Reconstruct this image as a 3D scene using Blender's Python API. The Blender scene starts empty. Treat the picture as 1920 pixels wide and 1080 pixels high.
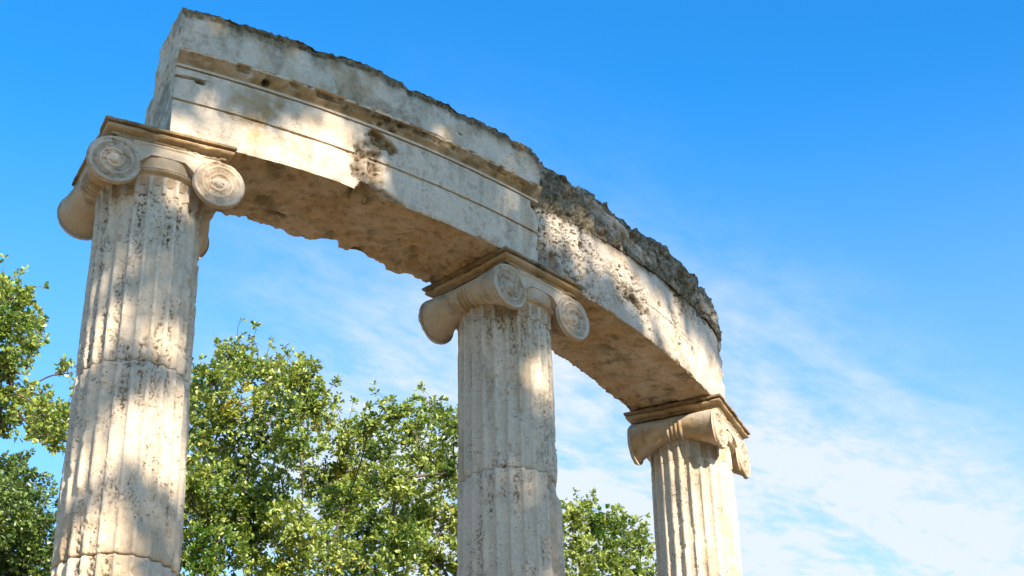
import bpy, math, random
import numpy as np
from mathutils import Matrix, Vector

R_ = math.radians
sc = bpy.context.scene
COL = sc.collection
rng = np.random.default_rng(7)

# ------------------------------------------------------------------ layout
RC = 7.0            # radius of the ring of column axes
ZS = 7.2            # height of the underside of the entablature
ZP = 1.05           # height of the platform the columns stand on
CAM = np.array([-7.0617, -13.5588, ZS-5.5579])
YAW, PITCH, ROLL, FPX = 0.8277, 0.5231, -0.0276, 3305.2
SUN_PHI, SUN_EL = R_(-12), R_(29)

def cam_axes():
    cy, sy, cp, sp, cr, sr = math.cos(YAW), math.sin(YAW), math.cos(PITCH), math.sin(PITCH), math.cos(ROLL), math.sin(ROLL)
    f = np.array([sy*cp, cy*cp, sp]); r = np.array([cy, -sy, 0.]); u = np.cross(r, f)
    return cr*r+sr*u, -sr*r+cr*u, f
CR, CU, CF = cam_axes()

# ------------------------------------------------------------------ noise
_perm = np.random.default_rng(3).permutation(256).astype(np.int64)
_perm = np.concatenate([_perm, _perm, _perm])
_g = np.random.default_rng(4).normal(size=(256, 3)); _g /= np.linalg.norm(_g, axis=1)[:, None]
def perlin(P):
    P = np.asarray(P, float); I = np.floor(P).astype(np.int64); F = P-I; I &= 255
    W = F*F*F*(F*(F*6-15)+10); out = 0
    for dx in (0, 1):
        wx = W[..., 0] if dx else 1-W[..., 0]
        a = _perm[I[..., 0]+dx]
        for dy in (0, 1):
            wy = W[..., 1] if dy else 1-W[..., 1]
            b = _perm[(a+I[..., 1]+dy) % 256]
            for dz in (0, 1):
                wz = W[..., 2] if dz else 1-W[..., 2]
                g = _g[_perm[(b+I[..., 2]+dz) % 256] % 256]
                d = (F[..., 0]-dx)*g[..., 0]+(F[..., 1]-dy)*g[..., 1]+(F[..., 2]-dz)*g[..., 2]
                out = out+wx*wy*wz*d
    return out*1.6
def fbm(P, f, o=4, seed=0, stretch=(1, 1, 1)):
    Q = np.asarray(P)*np.array(stretch)*f+seed*17.31+50; a = 1.; s = 0
    for _ in range(o):
        s = s+a*perlin(Q); Q = Q*2.03+11.7; a *= .5
    return s
def sst(a, b, x):
    t = np.clip((x-a)/(b-a), 0, 1); return t*t*(3-2*t)

# ------------------------------------------------------------------ objects
def link(o, parent=None):
    COL.objects.link(o)
    if parent is not None: o.parent = parent
    return o
def tag(o, label=None, cat=None, group=None, kind=None):
    if label: o['label'] = label; o['kind'] = 'thing'
    if cat: o['category'] = cat
    if group: o['group'] = group
    if kind: o['kind'] = kind
    return o
def empty(name, loc, rz=0):
    o = bpy.data.objects.new(name, None); o.location = loc; o.rotation_euler = (0, 0, rz)
    o.empty_display_size = .3
    return link(o)
def mesh(name, V, faces, mat, parent=None, attrs=None, smooth=True, sharp=None, loc=None):
    """V (n,3); faces: (m,k) array or list of such arrays / python lists"""
    me = bpy.data.meshes.new(name)
    V = np.ascontiguousarray(V, dtype=np.float32)
    loops, starts, n = [], [], 0
    if isinstance(faces, np.ndarray): faces = [faces]
    for F in faces:
        F = np.asarray(F)
        if F.ndim == 1: F = F[None]
        loops.append(F.ravel()); starts.append(n+np.arange(len(F))*F.shape[1]); n += F.size
    L = np.concatenate(loops).astype(np.int32); S = np.concatenate(starts).astype(np.int32)
    me.vertices.add(len(V)); me.vertices.foreach_set('co', V.ravel())
    me.loops.add(len(L)); me.loops.foreach_set('vertex_index', L)
    me.polygons.add(len(S)); me.polygons.foreach_set('loop_start', S)
    me.update(calc_edges=True)
    me.polygons.foreach_set('use_smooth', np.full(len(S), smooth))
    if attrs is not None:
        a = me.attributes.new('wear', 'FLOAT_COLOR', 'POINT')
        c = np.ones((len(V), 4), np.float32); c[:, :attrs.shape[1]] = attrs
        a.data.foreach_set('color', c.ravel())
    if sharp: me.set_sharp_from_angle(angle=R_(sharp))
    me.validate()
    me.materials.append(mat)
    o = bpy.data.objects.new(name, me)
    if loc is not None: o.location = loc
    return link(o, parent)
def grid_faces(nu, nv, wrapv=False, wrapu=False, off=0, flip=False):
    iu = np.arange(nu if wrapu else nu-1); iv = np.arange(nv if wrapv else nv-1)
    U, Vv = np.meshgrid(iu, iv, indexing='ij'); U2 = (U+1) % nu; V2 = (Vv+1) % nv
    F = np.stack([U*nv+Vv, U2*nv+Vv, U2*nv+V2, U*nv+V2], -1).reshape(-1, 4)+off
    return F[:, ::-1] if flip else F
def grid_normals(P, wrapu=False, wrapv=True):
    def diff(A, ax, wrap):
        if wrap: return np.roll(A, -1, ax)-np.roll(A, 1, ax)
        return np.gradient(A, axis=ax)
    N = np.cross(diff(P, 0, wrapu), diff(P, 1, wrapv)); l = np.linalg.norm(N, axis=-1, keepdims=True)
    return N/np.maximum(l, 1e-12)

# ------------------------------------------------------------------ materials
def nodes(name):
    m = bpy.data.materials.new(name); m.use_nodes = True
    return m, m.node_tree.nodes, m.node_tree.links
class NT:
    def __init__(s, n, l): s.n, s.l = n, l
    def new(s, t, **k):
        x = s.n.new(t)
        for a, b in k.items(): setattr(x, a, b)
        return x
    def noise(s, vec, scale, detail=4, rough=.55, dist=0):
        x = s.n.new('ShaderNodeTexNoise'); x.inputs['Scale'].default_value = scale
        x.inputs['Detail'].default_value = detail; x.inputs['Roughness'].default_value = rough
        x.inputs['Distortion'].default_value = dist; s.l.new(vec, x.inputs['Vector']); return x.outputs['Fac']
    def ramp(s, fac, a, b, va=0., vb=1.):
        x = s.n.new('ShaderNodeMapRange'); x.interpolation_type = 'SMOOTHSTEP'
        for k, v in zip(('From Min', 'From Max', 'To Min', 'To Max'), (a, b, va, vb)): x.inputs[k].default_value = v
        s.l.new(fac, x.inputs['Value']); return x.outputs['Result']
    def mix(s, fac, a, b, mode='MIX'):
        x = s.n.new('ShaderNodeMix'); x.data_type = 'RGBA'; x.blend_type = mode
        for k, v in ((0, fac), (6, a), (7, b)):
            if isinstance(v, (int, float)): x.inputs[k].default_value = v
            elif isinstance(v, tuple): x.inputs[k].default_value = (*v, 1)
            else: s.l.new(v, x.inputs[k])
        return x.outputs[2]
    def math(s, op, a, b=0., clamp=False):
        x = s.n.new('ShaderNodeMath'); x.operation = op; x.use_clamp = clamp
        for k, v in ((0, a), (1, b)):
            if isinstance(v, (int, float)): x.inputs[k].default_value = v
            else: s.l.new(v, x.inputs[k])
        return x.outputs[0]

def stone(name, c1, c2, c3, blotch=.5, ochre=(.285, .175, .075), dark=(.075, .055, .028), pit=(.20, .13, .07), bump=.5, streak=0., pits=.6):
    m, n, l = nodes(name); t = NT(n, l)
    bs = n['Principled BSDF']; bs.inputs['Roughness'].default_value = .93
    bs.inputs['Specular IOR Level'].default_value = .15
    tc = n.new('ShaderNodeTexCoord'); oi = n.new('ShaderNodeObjectInfo')
    v = n.new('ShaderNodeVectorMath'); v.operation = 'MULTIPLY_ADD'
    l.new(oi.outputs['Location'], v.inputs[0]); v.inputs[1].default_value = (.71, .37, .53); l.new(tc.outputs['Object'], v.inputs[2])
    P = v.outputs[0]
    at = n.new('ShaderNodeAttribute'); at.attribute_name = 'wear'
    sp = n.new('ShaderNodeSeparateColor'); l.new(at.outputs['Color'], sp.inputs[0])
    Rr, Gg, Bb = sp.outputs
    big = t.noise(P, 2.2, 5, .6, .4); mid = t.noise(P, 7, 6, .65, .3); fine = t.noise(P, 38, 5, .7); vf = t.noise(P, 120, 3, .7)
    col = t.mix(t.ramp(big, .36, .62), c1, c2)
    col = t.mix(t.ramp(mid, .5, .72, 0, blotch), col, c3)
    # rusty blotches
    rb = t.noise(P, 3.7, 5, .7, .8)
    col = t.mix(t.ramp(rb, .57, .72, 0, .42), col, (.42, .27, .16))
    # fine grain of the shelly limestone
    col = t.mix(t.ramp(fine, .30, .75, .36, 0), col, (.30, .24, .18), 'MIX')
    col = t.mix(t.ramp(vf, .42, .30, 0, .4), col, (.22, .17, .12))
    # attributes
    g = t.math('ADD', Gg, t.ramp(mid, .3, .7, -.18, .12), True)
    g = t.math('MULTIPLY', g, t.ramp(Gg, 0, .1), True)
    oc = t.mix(t.ramp(t.noise(P, 11, 5, .7, .5), .35, .68), ochre, tuple(min(1, c*1.35+.02) for c in ochre))
    col = t.mix(g, col, oc)
    vor = n.new('ShaderNodeTexVoronoi'); vor.inputs['Scale'].default_value = 55; l.new(P, vor.inputs['Vector'])
    pm = t.math('MULTIPLY', t.ramp(vor.outputs['Distance'], .38, .16), t.ramp(t.noise(P, 9, 4, .7), .47, .62), True)
    pm = t.math('MULTIPLY', pm, pits)
    col = t.mix(t.math('MULTIPLY', pm, .8), col, pit)
    bq = t.math('MULTIPLY', Bb, t.ramp(fine, .3, .65, 1.25, .55), True)
    col = t.mix(bq, col, pit)
    dq = t.math('MULTIPLY', Rr, t.ramp(fine, .3, .7, 1.25, .7), True)
    dc = t.mix(t.ramp(t.noise(P, 16, 5, .75), .42, .66), dark, tuple(c*2.3+.03 for c in dark))
    col = t.mix(dq, col, dc)
    l.new(col, bs.inputs['Base Color'])
    h = t.math('ADD', t.math('MULTIPLY', fine, .5), t.math('MULTIPLY', vf, .35))
    h = t.math('SUBTRACT', h, t.math('MULTIPLY', pm, .8))
    b = n.new('ShaderNodeBump'); b.inputs['Strength'].default_value = bump; b.inputs['Distance'].default_value = .012
    l.new(h, b.inputs['Height']); l.new(b.outputs[0], bs.inputs['Normal'])
    return m
M_ARCH = stone('pale_limestone', (.62, .50, .37), (.52, .43, .32), (.69, .59, .46), .55)
M_ROUGH = stone('rough_limestone', (.56, .465, .365), (.46, .395, .31), (.64, .56, .46), .5, bump=.9, pits=.9)
M_SHAFT = stone('shell_limestone', (.64, .515, .375), (.56, .46, .34), (.71, .60, .465), .55, bump=.75, pits=.8, pit=(.13, .085, .05))
M_CAP = stone('carved_limestone', (.54, .435, .32), (.47, .38, .28), (.60, .51, .40), .5, bump=.5, pits=.45)

# ------------------------------------------------------------------ swept blocks
def cumdense(c, segs):
    """c (nth,k,2) corner polygon per theta -> dense closed profile, distance to the nearest corner, edge index"""
    k = c.shape[1]; out = []; ed = []; ei = []
    for i in range(k):
        a, b = c[:, i], c[:, (i+1) % k]; n = segs[i]
        t = np.arange(n)/n
        out.append(a[:, None]+(b-a)[:, None]*t[None, :, None])
        L = np.linalg.norm(b-a, axis=-1)[:, None]
        ed.append(np.minimum(t, 1-t)[None]*L); ei.append(np.full(n, i))
    return np.concatenate(out, 1), np.concatenate(ed, 1), np.concatenate(ei)

def sweep(name, th, corners, segs, disp, attr, mat, parent, origin, end_noise=.012):
    prof, ed, ei = cumdense(corners, segs)
    r, z = prof[..., 0], prof[..., 1]; T = np.radians(th)[:, None]+0*r
    P = np.stack([r*np.sin(T), -r*np.cos(T), z+ZS], -1)
    N = grid_normals(P)
    cen = P.mean(1, keepdims=True)
    if ((P-cen)*N).sum() < 0: N = -N; flip = True
    else: flip = False
    D = disp(np.degrees(T), r, z, P, N, ed, ei)
    A = attr(np.degrees(T), r, z, P, N, ed, ei, D)
    P2 = P+N*D[..., None]
    nu, nv = r.shape
    V = [P2.reshape(-1, 3)]; C = [A.reshape(-1, 3)]; F = [grid_faces(nu, nv, wrapv=True, flip=flip)]
    off = nu*nv; K = 26
    for end, s in ((0, -1), (nu-1, 1)):                      # end faces: rings shrinking to the centre
        ring = P2[end]; c = ring.mean(0); tdir = s*np.array([math.cos(T[end, 0]), math.sin(T[end, 0]), 0])
        base = off; prev = end*nv+np.arange(nv)
        for k in range(1, K):
            q = ring+(c-ring)*(k/K)
            e = fbm(q, 6, 4, 3)*end_noise*min(1, k/3)+fbm(q, 25, 3, 5)*.004
            q = q+tdir*e[:, None]
            V.append(q); a = np.zeros((nv, 3)); a[:, 0] = sst(.0, .5, fbm(q, 5, 4, 9))*.5; a[:, 2] = sst(.1, .5, fbm(q, 18, 3, 11))*.6; C.append(a)
            cur = off+np.arange(nv); off += nv
            f = np.stack([prev, np.roll(prev, -1), np.roll(cur, -1), cur], -1)
            F.append(f if (s < 0) != flip else f[:, ::-1]); prev = cur
        F.append((prev if (s < 0) != flip else prev[::-1])[None])
    V = np.concatenate(V)-np.array(origin)
    return mesh(name, V, F, mat, parent, np.concatenate(C), sharp=50)

def I(th, xs, ys): return np.interp(th, xs, ys)
def blob(TH, Z, th0, z0, wt, wz, rot=0., soft=.35, P=None, n=.35):
    x = (np.radians(TH-th0)*7.33); y = Z-z0
    c, s = math.cos(rot), math.sin(rot); x, y = c*x+s*y, -s*x+c*y
    d = np.sqrt((x/wt)**2+(y/wz)**2)
    if P is not None: d = d+fbm(P, 14, 3, 21)*n
    return sst(1+soft, 1-soft, d)

def surf_disp(P, ed, chip=.03, rough=.004, seed=0, ec=.02):
    d = fbm(P, 3, 3, seed)*rough*1.4+fbm(P, 16, 4, seed+1)*rough
    n = fbm(P, 7, 4, seed+2); n2 = fbm(P, 22, 3, seed+3)
    e = np.exp(-ed/ec)
    d = d-e*(.004+chip*np.clip(n+.05, 0, 1)+.006*np.clip(n2+.3, 0, 1))
    return d

def cells(P, n, seed):
    g = np.random.default_rng(seed); Q = P.reshape(-1, 3); lo, hi = Q.min(0), Q.max(0)
    pts = Q[g.integers(0, len(Q), n)]+g.normal(size=(n, 3))*.01; lv = g.uniform(-1, 1, n); tilt = g.normal(size=(n, 3))
    out = np.empty(len(Q)); bd = np.empty(len(Q))
    W = Q+np.stack([perlin(Q*9+5), perlin(Q*9+25), perlin(Q*9+45)], 1)*.03
    for a in range(0, len(Q), 20000):
        d = np.linalg.norm(W[a:a+20000, None]-pts[None], axis=-1); k = np.argpartition(d, 1, axis=1)[:, :2]
        dd = np.take_along_axis(d, k, 1); sw = dd[:, 0] > dd[:, 1]; k0 = np.where(sw, k[:, 1], k[:, 0])
        out[a:a+20000] = lv[k0]+((W[a:a+20000]-pts[k0])*tilt[k0]).sum(1)*9; bd[a:a+20000] = np.abs(dd[:, 0]-dd[:, 1])
    return out.reshape(P.shape[:-1]), bd.reshape(P.shape[:-1])

# ---- block one: the long, well-kept left-hand block
A0, AJ, A1 = -20.06, -.25, 19.6
def thetas(a, b, step=.0065): return np.linspace(a, b, int(abs(np.radians(b-a))*7.1/step)+1)

def build_block_one():
    om = (-10.1); O = (RC*math.sin(R_(om)), -RC*math.cos(R_(om)), ZS)
    root = empty('entablature_block', O)
    tag(root, 'long curved limestone block with crisp moulding and thin grooves, on left and middle columns', 'stone beam', 'curved entablature blocks')
    th = thetas(A0, AJ-.03)
    wob = fbm(np.stack([th, 0*th, 0*th], 1), 1.3, 4, 2)
    ri = I(th, [-20, -15.4, -14.5, -13.8, -12.6, -11.3, -10.7, -9.9, -9.6, -9.15, -8.9, -8.3, -6.9, -5.3, -3.4, 0],
           [6.69, 6.69, 6.715, 6.705, 6.695, 6.672, 6.70, 6.784, 6.785, 6.72, 6.70, 6.715, 6.705, 6.685, 6.715, 6.71])+wob*.012
    zb = I(th, [-20, -17, -14.5, -12.2, -11.3, -10.5, -10, -8.3, -5, 0], [0, .004, .02, .024, .004, .0, .0, .006, .01, .01])
    # lower fascia, groove, upper fascia, fillet
    c = np.stack([np.stack([ri, 0*th], 1), np.stack([0*th+7.326, zb*.6], 1), np.stack([0*th+7.328, 0*th+.236], 1), np.stack([0*th+7.322, 0*th+.2405], 1),
                  np.stack([0*th+7.322, 0*th+.2455], 1), np.stack([0*th+7.335, 0*th+.248], 1), np.stack([0*th+7.339, 0*th+.462], 1),
                  np.stack([0*th+6.70, 0*th+.462], 1)], 1)
    segs = [88, 36, 3, 2, 3, 32, 60, 40]
    def disp(TH, r, z, P, N, ed, ei):
        front = (np.isin(ei, [1, 2, 3, 4, 5])[None])*1.
        bot = (ei == 0)[None]*1.; back = (ei == 7)[None]*1.
        e2 = np.where(np.isin(ei, [2, 3, 4])[None], .1, ed)
        # the groove edges stay crisp: only the outer corners of the block chip
        e2 = np.where((ei == 1)[None], np.abs(z-0), e2); e2 = np.where((ei == 5)[None], .3, e2)
        d = surf_disp(P, e2, .045, .0028, 1)
        d = d-bot*(np.clip(fbm(P, 4.5, 5, 8), 0, 1)*.035+np.clip(fbm(P, 15, 4, 9)-.1, 0, 1)*.03-.004)
        d = d-back*np.clip(fbm(P, 4, 4, 12)+.2, 0, 1)*.03
        # worn-out groove in places
        gw = sst(.05, .4, fbm(P, 2.2, 3, 31))
        d = d+np.where((ei == 3)[None], .006*gw, 0)
        f = front
        d = d-f*(.030+.025*fbm(P, 22, 4, 95))*blob(TH, z, -9.95, .395, .10, .045, -.35, .3, P, .6)             # broken hollow under the moulding
        d = d-f*(.012+.014*fbm(P, 25, 4, 96))*blob(TH, z, -10.7, .21, .095, .20, 0, .15, P, .45)               # old filling
        d = d-f*.02*sst(.1, .5, fbm(P, 20, 3, 41))*blob(TH, z, -10.6, .2, .12, .22, 0, .4, P, .4)
        d = d-f*.085*blob(TH, z, -10.65, .01, .07, .05, .2, .2, P, .2)
        d = d-bot*.05*blob(TH, (r-7.31), -10.65, 0, .09, .09, 0, .3, P, .2)
        d = d-f*.03*blob(TH, z, -9.9, .02, .13, .04, 0, .5, P, .5)
        d = d-f*.07*blob(TH, z, -.42, .435, .035, .028, 0, .3)                         # hole beside the joint
        d = d-f*.03*np.exp(-np.abs(TH-AJ)/.18)*np.clip(fbm(P, 8, 3, 44)+.35, 0, 1)
        d = d-f*.018*blob(TH, z, -19.45, .402, .11, .007, .03, .3)                     # dowel slot by the end
        d = d-f*.04*blob(TH, z, -18.95, .392, .028, .012, 0, .3)
        d = d-bot*.07*blob(TH, (r-6.84), -13.25, 0, .062, .030, .1, .3)                # holes in the soffit
        d = d-bot*.03*blob(TH, (r-6.93), -7.7, 0, .06, .03, .3, .5, P, .5)
        d = d-bot*.03*blob(TH, (r-6.98), -5.8, 0, .09, .035, .2, .6, P, .6)
        return d
    def attr(TH, r, z, P, N, ed, ei, D):
        front = np.isin(ei, [1, 2, 3, 4, 5])[None]*1.; bot = (ei == 0)[None]*1.
        Rd = bot*sst(.25, .8, fbm(P, 6, 4, 15))*.55+front*sst(.35, .75, fbm(P, 9, 4, 51))*.12
        G = bot*(.80+.25*fbm(P, 3, 3, 17))+front*.75*blob(TH, z, -16.4, .34, .16, .11, .5, .6, P, .6)
        G = G+front*.5*blob(TH, z, -15.8, .14, .09, .06, .5, .6, P, .6)+front*.3*blob(TH, z, -13.2, .36, .3, .05, 0, .7, P, .6)
        dr = fbm(P, 7, 4, 91, (1, 1, .12)); G = G+front*.45*sst(.05, .6, dr)*sst(-.1, .3, fbm(P, 2.2, 3, 92)); Rd = Rd+front*.25*sst(.1, .7, fbm(P, 12, 4, 93, (1, 1, .2)))
        G = G+front*.45*sst(.05, .0, z)*sst(-.1, .4, fbm(P, 8, 3, 19))
        G = G+front*.35*blob(TH, z, -10.7, .21, .11, .21, 0, .3, P, .5)
        for a in ((-9.95, .395, .12, .05), (-10.65, .01, .08, .05)): G = G+front*.9*blob(TH, z, *a, -.3, .4, P, .3)
        B = sst(.004, .02, -D)*.8*front+bot*sst(.03, .06, -D)*.8
        B = B+front*.35*sst(.2, .5, fbm(P, 18, 3, 25))*sst(.0, .5, fbm(P, 2.5, 3, 26))
        G = G+np.isin(ei, [3])[None]*.5
        Rd = Rd+front*blob(TH, z, -18.95, .392, .03, .014)+front*blob(TH, z, -.42, .435, .035, .028)+bot*blob(TH, r-6.84, -13.25, 0, .055, .028)
        return np.clip(np.stack([Rd, G, B], -1), 0, 1)
    sweep('architrave', th, c, segs, disp, attr, M_ARCH, root, O)
    # projecting moulding
    o = 0*th
    zc = .545+.004*wob
    c = np.stack([np.stack([o+6.72, o+.463], 1), np.stack([o+7.346, o+.463], 1), np.stack([o+7.350, o+.474], 1), np.stack([o+7.343, o+.478], 1), np.stack([o+7.346, o+.488], 1),
                  np.stack([o+7.372, o+.515], 1), np.stack([o+7.394, zc], 1), np.stack([o+7.394, zc+.014], 1), np.stack([o+6.74, zc+.014], 1)], 1)
    segs = [40, 3, 2, 2, 5, 6, 3, 60, 12]
    def disp(TH, r, z, P, N, ed, ei):
        f = np.isin(ei, [3, 4, 5, 6])[None]*1.
        n = fbm(P, 9, 4, 61)
        lump = sst(-11.5, -10.4, TH)*sst(-8.2, -9.2, TH)
        wear = .020*np.clip(n+.05, 0, 1)+.006*np.clip(fbm(P, 25, 3, 62), 0, 1)
        top = np.isin(ei, [5, 6])[None]
        d = -f*wear*np.where(top, 1.3, .6)
        d = d-np.where(top, .03, .0)*np.clip(fbm(np.stack([TH*.6, 0*TH, 0*TH], -1), 1.5, 3, 64)-.05, 0, 1)
        d = d+f*lump*.018*(fbm(P, 20, 3, 65))
        d = d-f*.04*blob(TH, z, -16.0, .50, .02, .014, 0, .3)
        return d
    def attr(TH, r, z, P, N, ed, ei, D):
        f = np.isin(ei, [3, 4, 5])[None]*1.
        G = f*(.85+.3*fbm(P, 5, 3, 66))*(1-.9*blob(TH, z, -16.9, .51, .035, .03, 0, .5))
        Rd = f*(.10+.5*sst(.1, .6, fbm(P, 8, 4, 67)))+f*blob(TH, z, -16.0, .50, .02, .014)+f*.7*blob(TH, z, -10, .55, .3, .04, 0, .5, P, .5)
        B = sst(.008, .02, -D)
        return np.clip(np.stack([Rd, G, B], -1), 0, 1)
    sweep('moulding', th, c, segs, disp, attr, M_ARCH, root, O)
    # frieze with its broken top edge
    zt = I(th, [-20.02, -17.42, -14.55, -13.47, -12.08, -9.46, -8.95, -8.6, -7.61, -6.3, -5.84, -4.33, -2.6, -2.2, -1.26, -.58, -.3],
           [.858, .868, .873, .862, .886, .870, .868, .838, .852, .850, .828, .842, .846, .826, .84, .822, .79])+.010*fbm(np.stack([th*2, o, o], 1), 1.7, 4, 5)
    c = np.stack([np.stack([o+6.88, o+.561], 1), np.stack([o+7.376, o+.561], 1), np.stack([o+7.372, zt-.05], 1), np.stack([o+7.375, zt], 1), np.stack([o+6.90, zt+.0], 1)], 1)
    segs = [40, 38, 8, 60, 44]
    def disp(TH, r, z, P, N, ed, ei):
        d = surf_disp(P, np.where((ei == 1)[None], .9-z, ed), .03, .0035, 70)
        top = (ei == 3)[None]*1.; band = sst(.11, .02, I(TH, th, zt)-z)*np.isin(ei, [1, 2])[None]
        d = d-top*.02*np.clip(fbm(P, 9, 4, 73)+.2, 0, 1)
        d = d+band*(.012*fbm(P, 12, 4, 74)-.010*sst(-.2, .4, fbm(P, 6, 3, 75)))
        d = d-(ei == 4)[None]*np.clip(fbm(P, 4, 4, 76)+.3, 0, 1)*.04
        d = d-.04*np.exp(-np.abs(TH-AJ)/.15)*np.clip(fbm(P, 7, 3, 77)+.2, 0, 1)
        return d
    def attr(TH, r, z, P, N, ed, ei, D):
        top = np.isin(ei, [3])[None]*1.; f = np.isin(ei, [1, 2])[None]*1.
        dz = I(TH, th, zt)-z
        band = sst(.105+.085*fbm(P, 5, 4, 81), .02, dz)
        Rd = f*band*.95+top*.8+f*.35*sst(.15, .6, fbm(P, 6, 5, 82, (1, 1, .6)))
        Rd = Rd+(ei == 4)[None]*.5+f*.38*sst(.0, .6, fbm(P, 8, 4, 87, (1, 1, .18)))*sst(.28, .05, dz+.1*fbm(P, 3, 3, 88))
        G = f*.35*sst(.0, .5, fbm(P, 5, 4, 89, (1, 1, .3)))+f*.5*sst(.2, .05, dz)*sst(-.2, .4, fbm(P, 4, 4, 83))+f*.3*sst(.3, .7, fbm(P, 3, 4, 84))
        B = f*sst(.25, .55, fbm(P, 17, 3, 85))*sst(.0, .4, fbm(P, 3, 3, 86))*.4+f*.6*blob(TH, z, -10, .60, .25, .05, 0, .6, P, .6)
        return np.clip(np.stack([Rd, G, B], -1), 0, 1)
    sweep('frieze', th, c, segs, disp, attr, M_ARCH, root, O, .02)

def build_block_two():
    om = 9.8; O = (RC*math.sin(R_(om)), -RC*math.cos(R_(om)), ZS)
    root = empty('entablature_block', O)
    tag(root, 'pitted weathered curved limestone block with dark craggy top, on middle and right columns', 'stone beam', 'curved entablature blocks')
    th = thetas(AJ+.04, A1); o = 0*th
    w = fbm(np.stack([th, o, o], 1), 1.5, 4, 6)
    zl = I(th, [0, 3.66, 8.6, 15, 18.75, 20], [.465, .492, .535, .585, .585, .57])+.01*w
    c = np.stack([np.stack([o+6.693+.006*w, o], 1), np.stack([7.306-.008*w, o-.002], 1), np.stack([o+7.318, o+.25], 1), np.stack([o+7.326, zl], 1), np.stack([o+6.70, zl], 1)], 1)
    segs = [88, 36, 44, 60, 44]
    def disp(TH, r, z, P, N, ed, ei):
        front = np.isin(ei, [1, 2])[None]*1.; bot = (ei == 0)[None]*1.
        e2 = np.where((ei == 2)[None], .1, ed); e2 = np.where((ei == 1)[None], z, e2)
        e2 = np.where(((ei == 0)[None] & (r < 6.85)) | (ei == 4)[None], .2, e2)
        d = surf_disp(P, e2, .045, .0045, 101)
        pitm = sst(-.12, .4, fbm(P, 2.1, 3, 103)+.35*blob(TH, z, 8, .18, 1.0, .2, -.1, .6)+.3*blob(TH, z, 2.5, .3, .35, .12))
        d = d-front*pitm*(.010*sst(.0, .5, fbm(P, 13, 3, 104))+.015*sst(.08, .45, fbm(P, 36, 3, 105)))
        d = d-bot*(np.clip(fbm(P, 3.5, 5, 108), 0, 1)*.03+np.clip(fbm(P, 14, 3, 109)-.15, 0, 1)*.02)
        d = d-bot*.018*blob(TH, r-7.0, 12.5, 0, .55, .2, .0, .15, P, .12)
        for a in ((1.1, .1, .05, .1, 0), (6.6, .39, .018, .014, 0), (8.0, .2, .06, .025, -.3), (10.6, .33, .015, .02, 0), (14.6, .2, .02, .03, .6), (3.2, .36, .02, .02, 0)):
            d = d-front*.035*blob(TH, z, *a[:4], a[4], .4, P, .3)
        d = d-front*.03*np.exp(-np.abs(TH-AJ)/.25)*np.clip(fbm(P, 6, 3, 112)+.5, 0, 1)
        d = d-front*.03*sst(18.2, 19.6, TH)*np.clip(fbm(P, 6, 3, 113)+.4, 0, 1)
        d = d-front*.008*np.exp(-((z-.262)/.005)**2)*sst(.2, -.1, fbm(P, 1.6, 2, 114))
        return d
    def attr(TH, r, z, P, N, ed, ei, D):
        front = np.isin(ei, [1, 2])[None]*1.; bot = (ei == 0)[None]*1.
        G = bot*(.78+.3*fbm(P, 3, 3, 117))-bot*.25*blob(TH, r-7.0, 12.5, 0, .55, .2, 0, .2, P, .2)+front*.4*sst(.15, .6, fbm(P, 3.5, 4, 118))
        Rd = bot*sst(.2, .7, fbm(P, 6, 4, 119))*.6+front*.8*sst(.05, .005, I(TH, th, zl)-z+.03*fbm(P, 12, 3, 120))
        Rd = Rd+front*.75*blob(TH, z, .35, .1, .06, .11, 0, .5, P, .5)+front*.6*blob(TH, z, 7.7, .23, .22, .05, -.2, .6, P, .8)+front*.4*sst(.45, .8, fbm(P, 8, 4, 124))
        B = front*sst(.008, .022, -D)+bot*sst(.02, .05, -D)*.6
        return np.clip(np.stack([Rd, G, B], -1), 0, 1)
    sweep('architrave', th, c, segs, disp, attr, M_ROUGH, root, O, .03)
    zt = I(th, [-.2, .2, .66, 1.9, 2.9, 3.65, 4.56, 5.99, 7.3, 7.99, 8.8, 10.35, 12.87, 15.76, 17.82, 18.6, 19.0, 19.6],
           [.79, .82, .838, .832, .812, .846, .836, .823, .785, .775, .82, .872, .865, .862, .845, .82, .79, .75])+.016*fbm(np.stack([th*2, o, o], 1), 1.6, 4, 15)
    rf = I(th, [0, 2, 8, 19.6], [7.300, 7.325, 7.335, 7.335])
    zq = zl+.001
    c = np.stack([np.stack([o+6.86, zq], 1), np.stack([rf, zq], 1), np.stack([rf+.012, zq+(zt-zq)*.5], 1), np.stack([rf-.01, zt], 1), np.stack([o+6.9, zt+.02], 1)], 1)
    segs = [40, 26, 26, 60, 44]
    def disp(TH, r, z, P, N, ed, ei):
        f = np.isin(ei, [1, 2])[None]*1.
        top = (ei == 3)[None]*1.
        d = surf_disp(P, np.where((ei == 1)[None], .3, ed), .05, .006, 130, .03)
        cv, cbd = cells(P, 420, 12)
        ft = np.maximum(f, top)
        d = d+ft*(0.011*np.clip(cv, -1.4, 1.4)-.009*np.exp(-cbd/.008))
        d = d+f*(.022*fbm(P, 5, 4, 131)+.005*fbm(P, 24, 3, 132))-top*.03*np.clip(fbm(P, 6, 3, 133)+.2, 0, 1)+top*.008*fbm(P, 14, 3, 135)
        d = d-f*.02*blob(TH, z, 6.3, .66, .33, .05, -.28, .3, P, .2)
        d = d-(ei == 4)[None]*np.clip(fbm(P, 4, 4, 136)+.3, 0, 1)*.05
        return d
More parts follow.
